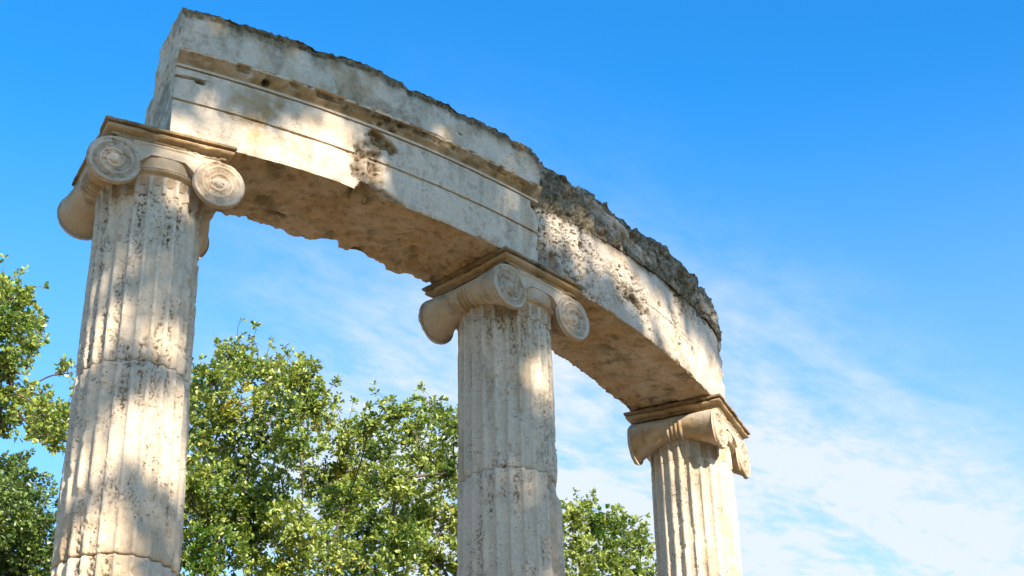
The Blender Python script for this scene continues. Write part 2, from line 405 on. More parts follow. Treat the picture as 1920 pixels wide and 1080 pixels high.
    def attr(TH, r, z, P, N, ed, ei, D):
        f = np.isin(ei, [1, 2])[None]*1.; top = np.isin(ei, [3, 4, 0])[None]*1.
        pale = blob(TH, z, 6.3, .69, .42, .055, -.25, .35, P, .4)+.7*blob(TH, z, 17.5, .66, .3, .05, 0, .5, P, .8)
        Rd = f*(1.0+.5*fbm(P, 6, 4, 141))*(1-.9*np.clip(pale, 0, 1))+top*.85
        G = f*.4*sst(0, .5, fbm(P, 4, 4, 142))
        B = f*sst(.0, .03, -D)*.7
        return np.clip(np.stack([Rd, G, B], -1), 0, 1)
    sweep('frieze', th, c, segs, disp, attr, M_ROUGH, root, O, .04)

build_block_one(); build_block_two()

# ------------------------------------------------------------------ columns
def lathe(name, prof, mat, parent, n=160, z0=0., attrs=None, noise=.0015, seed=0):
    prof = np.array(prof); m = len(prof); a = np.linspace(0, 2*math.pi, n, endpoint=False)
    A, Rr = np.meshgrid(a, prof[:, 0], indexing='ij'); Z = np.broadcast_to(prof[:, 1], A.shape)
    P = np.stack([Rr*np.cos(A), Rr*np.sin(A), Z+z0], -1)
    d = fbm(P, 14, 3, seed)*noise
    P[..., 0] += d*np.cos(A); P[..., 1] += d*np.sin(A)
    F = [grid_faces(n, m, wrapu=True)]
    F.append((np.arange(n)*m)[::-1].copy()); F.append(np.arange(n)*m+m-1)
    C = np.zeros((n*m, 3))
    if attrs is not None: C = attrs(P).reshape(-1, 3)
    return mesh(name, P.reshape(-1, 3), F, mat, parent, C, sharp=40)

NF = 24
def fluted(name, zlo, zhi, mat, parent, prm, H, zbands=None):
    """fluted drum; z local to the column base, H = height of the underside of the entablature above the base"""
    na = NF*16
    dense0 = max(zlo, H-2.9)
    zs = np.arange(dense0, zhi-1e-6, .0065) if dense0 < zhi else np.array([])
    if dense0 > zlo: zs = np.concatenate([np.linspace(zlo, dense0, max(3, int((dense0-zlo)/.05)), endpoint=False), zs])
    zs = np.append(zs, zhi)
    a = (np.arange(na)+.5)/na*2*math.pi
    A, Z = np.meshgrid(a, zs, indexing='ij'); zr = Z-H              # zr: below the entablature
    r0 = .289*(1+.0308*(-zr))+prm.get('dr', 0)
    u = (A/(2*math.pi)*NF) % 1*2-1; hw = .80
    depth = prm.get('depth', .024)
    ztop = prm.get('flute_top')
    q = (u/hw)**2
    if ztop is not None: q = q+np.clip((zr-(ztop-.034))/.034, 0, 9)**2
    fl = np.sqrt(np.clip(1-q, 0, 1))*depth
    P0 = np.stack([r0*np.cos(A), r0*np.sin(A), Z], -1); sd = prm.get('seed', 0)
    S = (1, 1, .45)
    wear = prm['wear'](A, zr, P0)                                    # 0 crisp .. 1 worn flat
    keep = 1-.45*wear
    r = r0-fl*keep-.008*wear                                          # worn arrises
    r = r+fbm(P0, 2.5, 3, sd+1)*.0025*(1+wear)+fbm(P0, 15, 4, sd+2)*.0026*(.4+wear)
    gro = np.clip(fl/depth, 0, 1)
    pitn = sst(-.02, .34, fbm(P0, 72, 2, sd+3, (1, 1, .7)))*sst(-.25, .30, fbm(P0, 5.5, 4, sd+4, (1, 1, .35)))
    pit = pitn*np.clip((.06+1.1*gro**3)*prm.get('pit', 1.), 0, 1)*(.45+.55*wear)
    r = r-pit*.010
    # chips out of the arrises
    chip = sst(.28, .5, fbm(P0, 11, 3, sd+5))*(1-gro)*(.25+wear)
    r = r-chip*.009
    ej = np.exp(-np.abs(Z-zlo)/.009)+np.exp(-np.abs(zhi-Z)/.009)*prm.get('et', 1); r = r-ej*(.009+.014*np.clip(fbm(P0, 8, 3, sd+6), 0, 1))*prm.get('edge', 1)
    if 'extra' in prm: r = r+prm['extra'](A, zr, P0)
    P = np.stack([r*np.cos(A), r*np.sin(A), Z], -1)
    st = fbm(P0, 3.4, 4, sd+8, (1, 1, .28))
    Rd = sst(.42, .75, fbm(P0, 7, 4, sd+9, S))*.3+.0*A
    G = sst(.2, .65, st)*.35+.10*gro*prm.get('tan', 1)
    B = np.clip(pit*1.5+chip*.3, 0, 1)
    C = np.stack([Rd, G, B], -1)
    if 'stain' in prm: C = prm['stain'](A, zr, P0, C)
    m = len(zs); F = [grid_faces(na, m, wrapu=True), (np.arange(na)*m)[::-1].copy(), np.arange(na)*m+m-1]
    return mesh(name, P.reshape(-1, 3), F, mat, parent, np.clip(C, 0, 1).reshape(-1, 3))

def angd(A, phi):      # angle between A (local math angle) and the outward front direction turned by phi degrees
    return (A-(R_(-90)+R_(phi))+math.pi) % (2*math.pi)-math.pi

EY, ED, VR, VT = .291, .325, .147, -.234        # volute eye offset, face distance, volute radius, eye height
def volute(name, parent, s, side, H, seed):
    """spiral face of one scroll. s = left/right, side = front (-1) or back (+1)"""
    nr, na = 44, 96
    rho = np.linspace(0, 1, nr)**.9; al = np.arange(na)/na*2*math.pi
    A, S = np.meshgrid(al, rho, indexing='ij')
    ph = 4.2*S**.6+s*(A-math.pi/2)/(2*math.pi)
    fr = ph % 1
    ridge = np.exp(-((fr-.5)/.13)**2)
    h = .0095*ridge*sst(.16, .3, S)*(1-.45*S)-.008*sst(.15, .3, S)*(1-.5*S)+.006*sst(.80, .93, S)
    h = h+.016*np.sqrt(np.clip(1-(S/.19)**2, 0, 1))
    h = h-.010*sst(.955, 1., S)
    x = s*EY+VR*S*np.cos(A); z = VT+VR*S*np.sin(A)
    P0 = np.stack([x, 0*x+seed, z], -1)
    h = h+fbm(P0, 16, 4, seed)*.0022-.008*sst(.3, .6, fbm(P0, 22, 3, seed+1))-.008*sst(.85, 1, S)*sst(.2, .6, fbm(P0, 9, 3, seed+6))
    P = np.stack([x, side*(ED+h), z+H], -1)
    # rim back to the scroll
    rim = P[:, -1].copy(); rim[:, 1] = side*(ED-.022)
    V = np.concatenate([P.reshape(-1, 3), rim]); m = nr
    F = [grid_faces(na, m, wrapu=True, flip=side > 0)]
    o = np.arange(na)*m+m-1; n2 = na*m+np.arange(na)
    q = np.stack([o, np.roll(o, -1), np.roll(n2, -1), n2], -1)
    F.append(q if side < 0 else q[:, ::-1]); F.append(n2[::-1].copy() if side < 0 else n2.copy())
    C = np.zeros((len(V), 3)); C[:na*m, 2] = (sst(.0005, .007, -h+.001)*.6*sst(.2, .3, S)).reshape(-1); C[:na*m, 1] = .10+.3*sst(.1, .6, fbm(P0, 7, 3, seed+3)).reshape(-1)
    return mesh(name, V, F, M_CAP, parent, np.clip(C, 0, 1))

def bolster(parent, s, H, seed):
    nd, na = 170, 72
    d = np.linspace(-ED+.014, ED-.014, nd); al = np.arange(na)/na*2*math.pi
    q = np.abs(d)/ED
    r = .080+.066*q**1.6
    bands = (np.abs(d) < .062); r = r+np.where(bands, .010*np.abs(np.sin((d+.062)/.031*math.pi)), 0)
    r = np.minimum(r, VR-.003)
    zc = VT+VR-r-.002*0
    D, A = np.meshgrid(d, al, indexing='ij'); r = r[:, None]; zc = zc[:, None]
    P = np.stack([s*EY+r*np.cos(A)*(1.0), D, H+zc+r*np.sin(A)], -1)
    n = fbm(P+seed, 9, 4, seed)*.003
    P[..., 0] += n*np.cos(A); P[..., 2] += n*np.sin(A)
    F = [grid_faces(nd, na, wrapv=True, flip=True), np.arange(na), (np.arange(na)+(nd-1)*na)[::-1].copy()]
    C = np.zeros((nd*na, 3)); Q = P+seed
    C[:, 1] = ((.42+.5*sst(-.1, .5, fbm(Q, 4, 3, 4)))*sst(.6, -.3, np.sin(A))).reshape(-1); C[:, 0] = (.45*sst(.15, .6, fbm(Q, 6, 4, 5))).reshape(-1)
    return mesh('bolster', P.reshape(-1, 3), F, M_CAP, parent, np.clip(C, 0, 1))

def volute_band(parent, side, H, seed):
    nx, nz = 150, 30
    t = np.linspace(-EY, EY, nx); lo = np.interp(np.abs(t), [0, .095, .165, .195], [-.147, -.150, -.215, -.225]); hi = -.0745
    lo = np.where(np.abs(t) > .197, VT+.97*np.sqrt(VR**2-(np.abs(t)-EY)**2), lo)
    T, V = np.meshgrid(t, np.linspace(0, 1, nz), indexing='ij')
    Z = hi+(lo[:, None]-hi)*V
    h = -.007*sst(.1, .22, V)*sst(.93, .80, V)
    P0 = np.stack([T, 0*T+seed, Z], -1); h = h+fbm(P0, 15, 4, seed)*.0018
    P = np.stack([T, side*(ED-.008+h), Z+H], -1)
    # underside and top return to the core
    b0 = P[:, -1].copy(); b0[:, 1] = side*.24; t0 = P[:, 0].copy(); t0[:, 1] = side*.24
    full = np.concatenate([t0[:, None], P, b0[:, None]], 1)
    F = grid_faces(nx, nz+2, wrapv=True, flip=side < 0)
    C = np.zeros((full.shape[0]*full.shape[1], 3)); C[:, 1] = .18
    return mesh('volute_band', full.reshape(-1, 3), F, M_CAP, parent, C, sharp=40)

def abacus(parent, H, seed, brk=None):
    lv = [(-.0002, .366), (-.015, .366), (-.018, .344), (-.025, .343), (-.029, .352), (-.038, .356), (-.047, .350), (-.054, .336), (-.060, .323), (-.0735, .320)]
    dense = []
    for (z1, h1), (z2, h2) in zip(lv, lv[1:]):
        for k in range(3): dense.append((z1+(z2-z1)*k/3, h1+(h2-h1)*k/3))
    dense.append(lv[-1]); m = len(dense); n = 64
    per = []
    for i, (a, b) in enumerate((((-1, -1), (1, -1)), ((1, -1), (1, 1)), ((1, 1), (-1, 1)), ((-1, 1), (-1, -1)))):
        for k in range(n): per.append((a[0]+(b[0]-a[0])*k/n, a[1]+(b[1]-a[1])*k/n))
    per = np.array(per); hh = np.array([h for _, h in dense]); zz = np.array([z for z, _ in dense])
    P = np.stack([per[:, None, 0]*hh[None], per[:, None, 1]*hh[None], np.broadcast_to(zz+H, (len(per), m))], -1)
    k = fbm(P+seed, 12, 4, seed)*.003+np.clip(fbm(P+seed, 8, 4, seed+2)-.12, 0, 1)*.03
    nrm = np.sign(per)*(np.abs(per) > .999); P[..., :2] -= nrm[:, None]*k[..., None]
    N = len(per); F = [grid_faces(N, m, wrapu=True, flip=True), np.arange(N)*m, (np.arange(N)*m+m-1)[::-1].copy()]
    C = np.zeros((N*m, 3)); Q = P+seed
    vz = (Q[..., 2]-seed-H)
    C[:, 0] = (.5*sst(-.030, -.016, vz)+.4*sst(-.050, -.060, vz)+.45*sst(.1, .6, fbm(Q, 7, 4, 3))).reshape(-1); C[:, 1] = (.80+.35*fbm(Q, 5, 3, 4)).reshape(-1)  # shade of top groove and lower edge put into the colour, plus random blotches
    return mesh('abacus', P.reshape(-1, 3), F, M_CAP, parent, np.clip(C, 0, 1), sharp=40)

def make_column(phi, label, drums, seed):
    a = R_(phi); root = empty('ionic_column', (RC*math.sin(a), -RC*math.cos(a), ZP), a)
    tag(root, label, 'column', 'row of ancient Ionic columns')
    H = ZS-ZP
    base = [(.455, 0), (.47, .012), (.485, .04), (.487, .07), (.475, .10), (.455, .118), (.43, .122), (.43, .132), (.41, .15), (.402, .18), (.41, .205), (.425, .215), (.428, .22),
            (.44, .235), (.444, .255), (.436, .28), (.415, .295), (.385, .30), (.38, .315), (.365, .335), (.357, .35)]
    lathe('column_base', base, M_SHAFT, root, 96, 0, None, .004, seed)
    for (zh, zl, prm) in drums:
        zlo = H+zl if zl is not None else .351
        fluted('shaft_drum', zlo, H+zh, M_SHAFT, root, prm, H)
    # capital: echinus and bead, with its scrolls, bands, abacus and neck as sub-parts
    ech = [(.27, -.30), (.296, -.2445), (.304, -.2435), (.316, -.240), (.3205, -.234), (.316, -.228), (.305, -.2255), (.311, -.223), (.314, -.2195), (.309, -.2165), (.300, -.213),
           (.301, -.205), (.306, -.19), (.312, -.172), (.315, -.155), (.314, -.142), (.300, -.134), (.295, -.074)]
    def ea(P):
        C = np.zeros(P.shape); C[..., 1] = .28+.3*fbm(P+seed, 6, 3, 1); C[..., 0] = .3*sst(.2, .6, fbm(P+seed, 9, 3, 2)); return np.clip(C, 0, 1)
    cap = lathe('capital', ech, M_CAP, root, 200, H, ea, .002, seed)
    cap_n = dict(wear=lambda A, z, P: .12+0*A, seed=seed+5, flute_top=-.252, depth=.030, dr=.002, pit=.25, edge=.1)
    nk = drums[0][0]
    fluted('neck', H+nk+.002, H-.2455, M_CAP, cap, cap_n, H)
    for s in (-1, 1):
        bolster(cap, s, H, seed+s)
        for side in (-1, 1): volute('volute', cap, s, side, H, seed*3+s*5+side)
    for side in (-1, 1): volute_band(cap, side, H, seed+side)
    abacus(cap, H, seed)
    return root

# left column: badly worn, joint 1.37 m down, smooth restored belt above the third drum
def w1(A, z, P): return np.clip(.55+.55*fbm(P, 1.8, 3, 201)+.35*sst(20, 60, np.degrees(angd(A, -14))), 0, 1)
def w1b(A, z, P):
    w = np.clip(.60+.6*fbm(P, 1.6, 3, 202), 0, 1); return np.maximum(w, sst(-1.52, -1.42, z)*.85)
def x1b(A, z, P):
    belt = sst(-2.13, -2.19, z+.06*fbm(P, 2.5, 3, 204)); return belt*(.004)
def s1b(A, z, P, C):
    belt = sst(-2.10, -2.20, z+.07*fbm(P, 2.5, 3, 204)); C = C.copy()
    C[..., 2] *= 1-.8*belt; C[..., 1] += .22*belt; return C
def wbelt(A, z, P): return np.maximum(w1b(A, z, P), sst(-2.10, -2.18, z))
make_column(-20, 'badly worn fluted column under the left beam end, its capital seen face on', [
    (-.362, -1.368, dict(wear=w1, seed=210, et=.12, pit=1.25)),
    (-1.374, -2.413, dict(wear=wbelt, seed=220, edge=.7, pit=1.15, extra=x1b, stain=s1b, dr=.004)),
    (-2.419, None, dict(wear=w1b, seed=230, pit=1.1, dr=.004))], 21)
# middle column: crisp flutes on the left, pitted right of centre; the lower drum stands a little proud
def w2(A, z, P):
    d = np.degrees(angd(A, -47)); return np.clip(sst(-38, -16, d)*.85+.35*fbm(P, 2.2, 3, 203), 0.04, 1)
def w2b(A, z, P): return np.clip(.30+.4*fbm(P, 2, 3, 206), .05, .8)
def x2b(A, z, P):
    d = np.degrees(angd(A, -47)); return -.030*sst(45, 70, d)*sst(-1.50, -1.42, z+.05*fbm(P, 5, 3, 207))
make_column(0, 'shaded middle fluted column with crisp flutes at left and stepped drum joint', [
    (-.345, -1.357, dict(wear=w2, seed=240, et=.12, pit=1.0, depth=.024)),
    (-1.363, None, dict(wear=w2b, seed=250, pit=.9, dr=.009, extra=x2b, depth=.022))], 22)
def w3(A, z, P): return np.clip(.42+.45*fbm(P, 2, 3, 208)-.4*sst(-20, -60, np.degrees(angd(A, -53.6))), .03, .9)
make_column(20, 'sunlit fluted column under the far right beam end, its capital seen from the side', [
    (-.40, -2.05, dict(wear=w3, seed=260, et=.12, pit=.45, depth=.024)),
    (-2.056, None, dict(wear=w3, seed=270, pit=.5, depth=.024))], 23)

# ------------------------------------------------------------------ ground and platform
def ground():
    m, n, l = nodes('dry_earth'); t = NT(n, l); bs = n['Principled BSDF']; bs.inputs['Roughness'].default_value = 1
    tc = n.new('ShaderNodeTexCoord'); P = tc.outputs['Object']
    c = t.mix(t.ramp(t.noise(P, .35, 6, .6), .4, .62), (.44, .32, .17), (.18, .17, .07))
    c = t.mix(t.ramp(t.noise(P, 6, 6, .7), .3, .7, .5, 0), c, (.28, .21, .13))
    l.new(c, bs.inputs['Base Color'])
    rr = np.concatenate([[0], np.geomspace(2, 3000, 60)]); aa = np.arange(96)/96*2*math.pi
    A, Rr = np.meshgrid(aa, rr, indexing='ij'); P0 = np.stack([Rr*np.cos(A), Rr*np.sin(A), 0*A], -1)
    P0[..., 2] = fbm(P0, .12, 3, 5)*.12*sst(9, 16, Rr)*sst(400, 60, Rr)
    o = mesh('ground', P0.reshape(-1, 3), grid_faces(96, 61, wrapu=True), m); o['kind'] = 'structure'
ground()
V = []; F = []; nn = 120; off = 0
aa = np.arange(nn)/nn*2*math.pi
prof = [(8.35, -.1), (8.35, .35), (8.0, .35), (8.0, .70), (7.65, .70), (7.65, ZP), (0.001, ZP)]
for r, z in prof: V.append(np.stack([r*np.cos(aa), r*np.sin(aa), 0*aa+z], 1))
V = np.concatenate(V); idx = np.arange(nn)
for k in range(len(prof)-1):
    F.append(np.stack([k*nn+idx, k*nn+np.roll(idx, -1), (k+1)*nn+np.roll(idx, -1), (k+1)*nn+idx], 1))
pl = mesh('stone_steps', V, F, M_ROUGH, None, np.zeros((len(V), 3)), smooth=False); pl['kind'] = 'structure'

# ------------------------------------------------------------------ trees
def leaf_mat(name, cols, trans=.35):
    m, n, l = nodes(name); t = NT(n, l); bs = n['Principled BSDF']
    at = n.new('ShaderNodeAttribute'); at.attribute_name = 'wear'
    sp = n.new('ShaderNodeSeparateColor'); l.new(at.outputs['Color'], sp.inputs[0])
    c = t.mix(sp.outputs[0], cols[0], cols[1]); c = t.mix(sp.outputs[1], c, cols[2])
    l.new(c, bs.inputs['Base Color']); bs.inputs['Roughness'].default_value = .36; bs.inputs['Specular IOR Level'].default_value = .5
    tr = n.new('ShaderNodeBsdfTranslucent'); l.new(t.mix(.5, c, (.20, .26, .02)), tr.inputs[0])
    mx = n.new('ShaderNodeMixShader'); mx.inputs[0].default_value = trans
    l.new(bs.outputs[0], mx.inputs[1]); l.new(tr.outputs[0], mx.inputs[2]); l.new(mx.outputs[0], n['Material Output'].inputs[0])
    return m
M_LEAF = leaf_mat('oak_leaf', ((.045, .11, .008), (.36, .395, .08), (.68, .48, .04)))
M_LEAFD = leaf_mat('shaded_oak_leaf', ((.03, .065, .012), (.15, .21, .04), (.3, .26, .04)), .2)  # darker oak leaf; its colour also stands in for shade on one crown
def bark_mat():
    m, n, l = nodes('oak_bark'); t = NT(n, l); bs = n['Principled BSDF']; bs.inputs['Roughness'].default_value = .95
    tc = n.new('ShaderNodeTexCoord'); P = tc.outputs['Object']
    l.new(t.mix(t.ramp(t.noise(P, 9, 6, .7), .35, .7), (.045, .035, .025), (.12, .095, .07)), bs.inputs['Base Color'])
    return m
M_BARK = bark_mat()

def tube(path, rad, n=7):
    path = np.asarray(path, float); k = len(path); t = np.gradient(path, axis=0); t /= np.linalg.norm(t, axis=1)[:, None]+1e-9
    up = np.where(np.abs(t[:, 2:3]) > .9, [[1., 0, 0]], [[0, 0, 1.]]); x = np.cross(t, up); x /= np.linalg.norm(x, axis=1)[:, None]; y = np.cross(t, x)
    a = np.arange(n)/n*2*math.pi; rad = np.asarray(rad)[:, None, None]
    V = path[:, None]+rad*(x[:, None]*np.cos(a)[None, :, None]+y[:, None]*np.sin(a)[None, :, None])
    return V.reshape(-1, 3), grid_faces(k, n, wrapv=True)
def bezier(a, b, sag, r, k=8):
    t = np.linspace(0, 1, k)[:, None]; m = (a+b)/2+sag
    return (1-t)**2*a+2*t*(1-t)*m+t*t*b
LEAF = np.array([[0, 0, 0], [-.21, .30, .03], [-.15, .48, .01], [-.27, .70, .04], [0, 1, 0], [.27, .70, .04], [.15, .48, .01], [.21, .30, .03], [0, .35, -.03], [0, .7, -.03]])
LF = np.array([[0, 8, 1, 1], [8, 9, 2, 1], [9, 4, 3, 2], [0, 7, 8, 8], [8, 7, 6, 9], [9, 6, 5, 4]])
LFQ = np.array([[8, 9, 2, 1], [9, 4, 3, 2], [8, 7, 6, 9], [9, 6, 5, 4]]); LFT = np.array([[0, 8, 1], [0, 7, 8]])
def leaves(pos, axis, rnd, size, per, seed, ros_tint):
    """rosettes: pos (n,3), axis (n,3) -> leaf mesh arrays"""
    n = len(pos); g = np.random.default_rng(seed)
    ax = np.repeat(axis, per, 0); p = np.repeat(pos, per, 0); N = n*per
    d = g.normal(size=(N, 3)); d /= np.linalg.norm(d, axis=1)[:, None]
    y = ax*.55+d*.95; y /= np.linalg.norm(y, axis=1)[:, None]
    nr = ax*.6+np.array([0, 0, .55])+g.normal(size=(N, 3))*.55; x = np.cross(y, nr); x /= np.linalg.norm(x, axis=1)[:, None]+1e-9; z = np.cross(x, y)
    s = size*g.uniform(.65, 1.2, N)
    p = p+y*s[:, None]*.15
    L = LEAF.copy(); V = p[:, None]+s[:, None, None]*(L[None, :, 0:1]*x[:, None]*1.15+L[None, :, 1:2]*y[:, None]+L[None, :, 2:3]*z[:, None]*1.5)
    o = (np.arange(N)*len(L))[:, None, None]
    C = np.zeros((N, len(L), 3)); C[..., 0] = np.clip(np.repeat(ros_tint[:, 0], per)+g.normal(size=N)*.26, 0, 1)[:, None]
    C[..., 1] = np.clip(np.repeat(ros_tint[:, 1], per)*g.uniform(.4, 1, N), 0, 1)[:, None]
    return V.reshape(-1, 3), [(LFQ[None]+o).reshape(-1, 4), (LFT[None]+o).reshape(-1, 3)], C.reshape(-1, 3)

def make_tree(label, base, clumps, seed, leaf=.066, dens=1., mat=None, keep=None, group=None, trunk_r=.22, fork=None, per=7, yellow=()):
    g = np.random.default_rng(seed); base = np.array(base, float)
    root = empty('oak_tree', base); tag(root, label, 'tree', group)
    cs = np.array([c[:3] for c in clumps]); rs = np.array([c[3] for c in clumps])
    ctr = cs.mean(0); fork = np.array(fork if fork is not None else base*.45+ctr*.55); fork[2] = min(fork[2], cs[:, 2].min()+1.5)
    VV, FF, off = [], [], 0
    def add(v, f):
        nonlocal off
        VV.append(v); FF.append(f+off); off += len(v)
    tp = bezier(base+[0, 0, -.2], fork, g.normal(size=3)*.3*[1, 1, 0], 0, 12); add(*tube(tp, np.linspace(trunk_r*1.25, trunk_r*.7, 12), 12))
    PP, AX, TI = [], [], []
    order = np.argsort(np.linalg.norm(cs-fork, axis=1)); par = {}; kids = np.ones(len(cs))
    for q, i in enumerate(order):                                    # every spray grows from the nearest one closer to the fork
        d0 = np.linalg.norm(cs[i]-fork); best, bi = d0*1.15, -1
        for j in order[:q]:
            dj = np.linalg.norm(cs[i]-cs[j])+.35*np.linalg.norm(cs[j]-fork)
            if dj < best: best, bi = dj, j
        par[i] = bi
    for i in order[::-1]:
        j = i
        while par[j] >= 0: j = par[j]; kids[j] += 1
    paths = {}
    for i in order:
        c, r = cs[i], rs[i]; a = fork-(0, 0, .2) if par[i] < 0 else cs[par[i]]
        L = np.linalg.norm(c-a); lp = bezier(a, c, g.normal(size=3)*.14*L+[0, 0, -.10*L], 0, 10)
        ra = min(trunk_r*.4, .0075*kids[i]**.6+.003); add(*tube(lp, np.linspace(ra, ra*.75, 10), 6))
        nsub = int(6+12*r)
        for _ in range(nsub):
            d = g.normal(size=3); d /= np.linalg.norm(d); e = c+d*r*g.uniform(.6, 1.05)*[1, 1, .9]; st = lp[g.integers(6, 10)]
            add(*tube(bezier(st, e, g.normal(size=3)*.15*r, 0, 5), np.linspace(.006, .0025, 5), 4))
        n = int(dens*r*r*11000/per*(.075/leaf)**2); d = g.normal(size=(n, 3)); d /= np.linalg.norm(d, axis=1)[:, None]
        rad = r*1.12*(g.uniform(0, 1, n)**.55)
        p = c+d*rad[:, None]*[1, 1, .85]
        nz = fbm(p, 1/(.38*r+.12), 2, seed+1); kk = nz > -.20+.30*(rad/r-.6)      # hollows between the sprays
        p, d = p[kk], d[kk]; nz = nz[kk]
        ax = d*.8+[0, 0, .5]; ax /= np.linalg.norm(ax, axis=1)[:, None]
        ti = np.zeros((len(p), 2)); ti[:, 0] = .5+g.normal()*.12+fbm(p, 1.2, 2, seed+3)*.5
        yn = fbm(p, 1.0, 2, seed+4); ti[:, 1] = sst(.55, .85, yn)*.45+(g.uniform(0, 1, len(p)) > .975)*.5
        for (yp, yr) in yellow: ti[:, 1] = np.maximum(ti[:, 1], 0.7*sst(yr, yr*.3, np.linalg.norm(p-yp, axis=1)))
        PP.append(p); AX.append(ax); TI.append(ti)
        for _ in range(int(5+5*r)):                                  # shoots that stand out of the crown
            dv = g.normal(size=3)+[0, 0, .7]; dv /= np.linalg.norm(dv); ln = r*g.uniform(.25, .6)+.1; a0 = c+dv*r*.75
            sp_ = bezier(a0, a0+dv*(ln+r*.25), g.normal(size=3)*.06, 0, 6); add(*tube(sp_, np.linspace(.005, .002, 6), 4))
            k = max(3, int(ln*16)); tt = np.sort(g.uniform(.3, 1, k)); q = sp_[0]+(sp_[-1]-sp_[0])*tt[:, None]+g.normal(size=(k, 3))*.025
            PP.append(q); AX.append(np.repeat(dv[None], k, 0)); TI.append(np.stack([np.full(k, .55)+g.normal(size=k)*.1, np.zeros(k)], 1))
    P, A, T = np.concatenate(PP), np.concatenate(AX), np.concatenate(TI)
    if keep is not None: k = keep(P); P, A, T = P[k], A[k], T[k]
    mesh('trunk', np.concatenate(VV)-base, FF, M_BARK, root)
    v, f, c = leaves(P, A, None, leaf, per, seed, T)
    mesh('crown', v-base, f, mat or M_LEAF, root, c, smooth=False)
    return len(P)*per

def aim(px, py, dist):
    d = CF+(px-960)/FPX*CR-(py-540)/FPX*CU; h = math.hypot(d[0], d[1]); return CAM+d/h*dist
def C_(lst, dist, dj, seed):
    g = np.random.default_rng(seed); out = []
    for (x, y, r) in lst:
        D = dist+g.uniform(-dj, dj); p = aim(x, y, D); sl = np.linalg.norm(p-CAM); out.append((*p, r*sl/FPX))
    return out
GT = 'oaks beyond the colonnade'
A_ = [(445, 678, 40), (492, 702, 40), (398, 710, 42), (360, 740, 50), (560, 712, 44), (590, 765, 48), (520, 755, 52), (430, 770, 62), (490, 820, 56), (560, 830, 50), (648, 820, 44), (380, 850, 60), (690, 800, 26),
      (440, 900, 60), (510, 930, 52), (390, 960, 70), (560, 985, 55), (470, 1010, 66), (380, 1060, 80), (540, 1070, 70), (620, 1040, 50), (250, 880, 70), (280, 1000, 90), (640, 895, 46), (600, 905, 40), (650, 940, 50), (330, 800, 60), (470, 960, 60), (350, 910, 70),
      (300, 1180, 140), (480, 1200, 140), (400, 1350, 170), (600, 1220, 110)]
B_ = [(733, 768, 26), (770, 810, 42), (820, 780, 34), (850, 810, 34), (705, 845, 38), (800, 860, 44), (845, 890, 44), (740, 905, 46), (690, 985, 50), (790, 960, 56), (850, 980, 50), (745, 1030, 60), (820, 1050, 60), (680, 1070, 56),
      (640, 960, 44), (690, 905, 40), (760, 980, 50), (900, 960, 60), (930, 1050, 80), (720, 1180, 110), (860, 1200, 120), (780, 1340, 160)]
Cc_ = [(1075, 955, 30), (1112, 965, 34), (1155, 980, 34), (1200, 1005, 28), (1080, 1010, 40), (1140, 1035, 46), (1200, 1060, 38), (1010, 960, 40), (990, 1050, 60), (1080, 1090, 60), (1170, 1120, 60), (1230, 1160, 50), (1120, 1230, 110), (1000, 1240, 120)]
D_ = [(-20, 560, 55), (20, 560, 36), (50, 600, 28), (14, 620, 44), (45, 650, 26), (10, 690, 30), (62, 785, 24), (90, 775, 28), (118, 785, 32), (80, 815, 22), (128, 700, 16), (105, 838, 16), (18, 735, 32), (2, 790, 34), (40, 745, 20), (-60, 640, 80), (-110, 780, 80)]
E_ = [(15, 875, 34), (40, 915, 36), (10, 945, 50), (62, 965, 40), (40, 1010, 60), (95, 1030, 36), (10, 1060, 70), (110, 1090, 50), (-60, 960, 90), (60, 1150, 110), (-60, 1160, 130), (160, 1200, 100), (20, 1330, 160)]
def grd(px, dist):
    p = aim(px, 1400, dist); return (p[0], p[1], 0)
n1 = make_tree('tallest leafy oak beyond the columns, its crown rising between the left and middle columns', grd(430, 20), C_(A_, 20, 1.3, 1), 11, group=GT,
          yellow=((aim(450, 745, 19.6), .38), (aim(500, 965, 20), .3)))
n2 = make_tree('lower oak with an open crown and sky showing through, just left of the middle column', grd(780, 22), C_(B_, 22, 1.2, 2), 12, leaf=.070, group=GT,
          yellow=((aim(840, 930, 21.5), .42),))
n3 = make_tree('smallest oak crown, low in the gap between the middle and right columns', grd(1100, 25), C_([(x, y+14, r) for x, y, r in Cc_], 25, 1.2, 3), 13, leaf=.075, dens=1.05, group=GT)
n4 = make_tree('oak reaching in from the left edge with loose sunlit sprays of leaves against the sky', grd(-260, 17), C_(D_, 17, .8, 4), 14, group=GT, dens=1.0, trunk_r=.12, fork=aim(-220, 720, 17))
n5 = make_tree('dense oak crown with shade in its leaf colour at the bottom left corner, below the loose sprays', grd(-40, 21), C_(E_, 21, 1.0, 5), 15, group=GT, dens=1.25, mat=M_LEAFD)  # shade on this crown is put into the leaf colour

# the grove added round the ruin, outside the picture, to darken the low sky
def unseen_grove():
    g = np.random.default_rng(77); n = 9000; az = g.uniform(0, 2*math.pi, n); rr = 34+g.normal(size=n)*2.5
    dx = np.sin(az)*CF[0]+np.cos(az)*CF[1]; infront = sst(.55, .75, dx/math.hypot(CF[0], CF[1]))
    top = (11+2*perlin(np.stack([az*5, 0*az, 0*az], 1)))*(1-.45*infront)
    z = top*g.uniform(0, 1, n)**.8
    P = np.stack([rr*np.sin(az), rr*np.cos(az), z+.2], 1); ax = g.normal(size=(n, 3)); ax /= np.linalg.norm(ax, axis=1)[:, None]
    v, f, c = leaves(P, ax, None, .75, 5, 78, np.stack([np.full(n, .4), np.zeros(n)], 1))
    o = mesh('unseen_grove', v, f, M_LEAFD, None, c, smooth=False); o['kind'] = 'stuff'
unseen_grove()

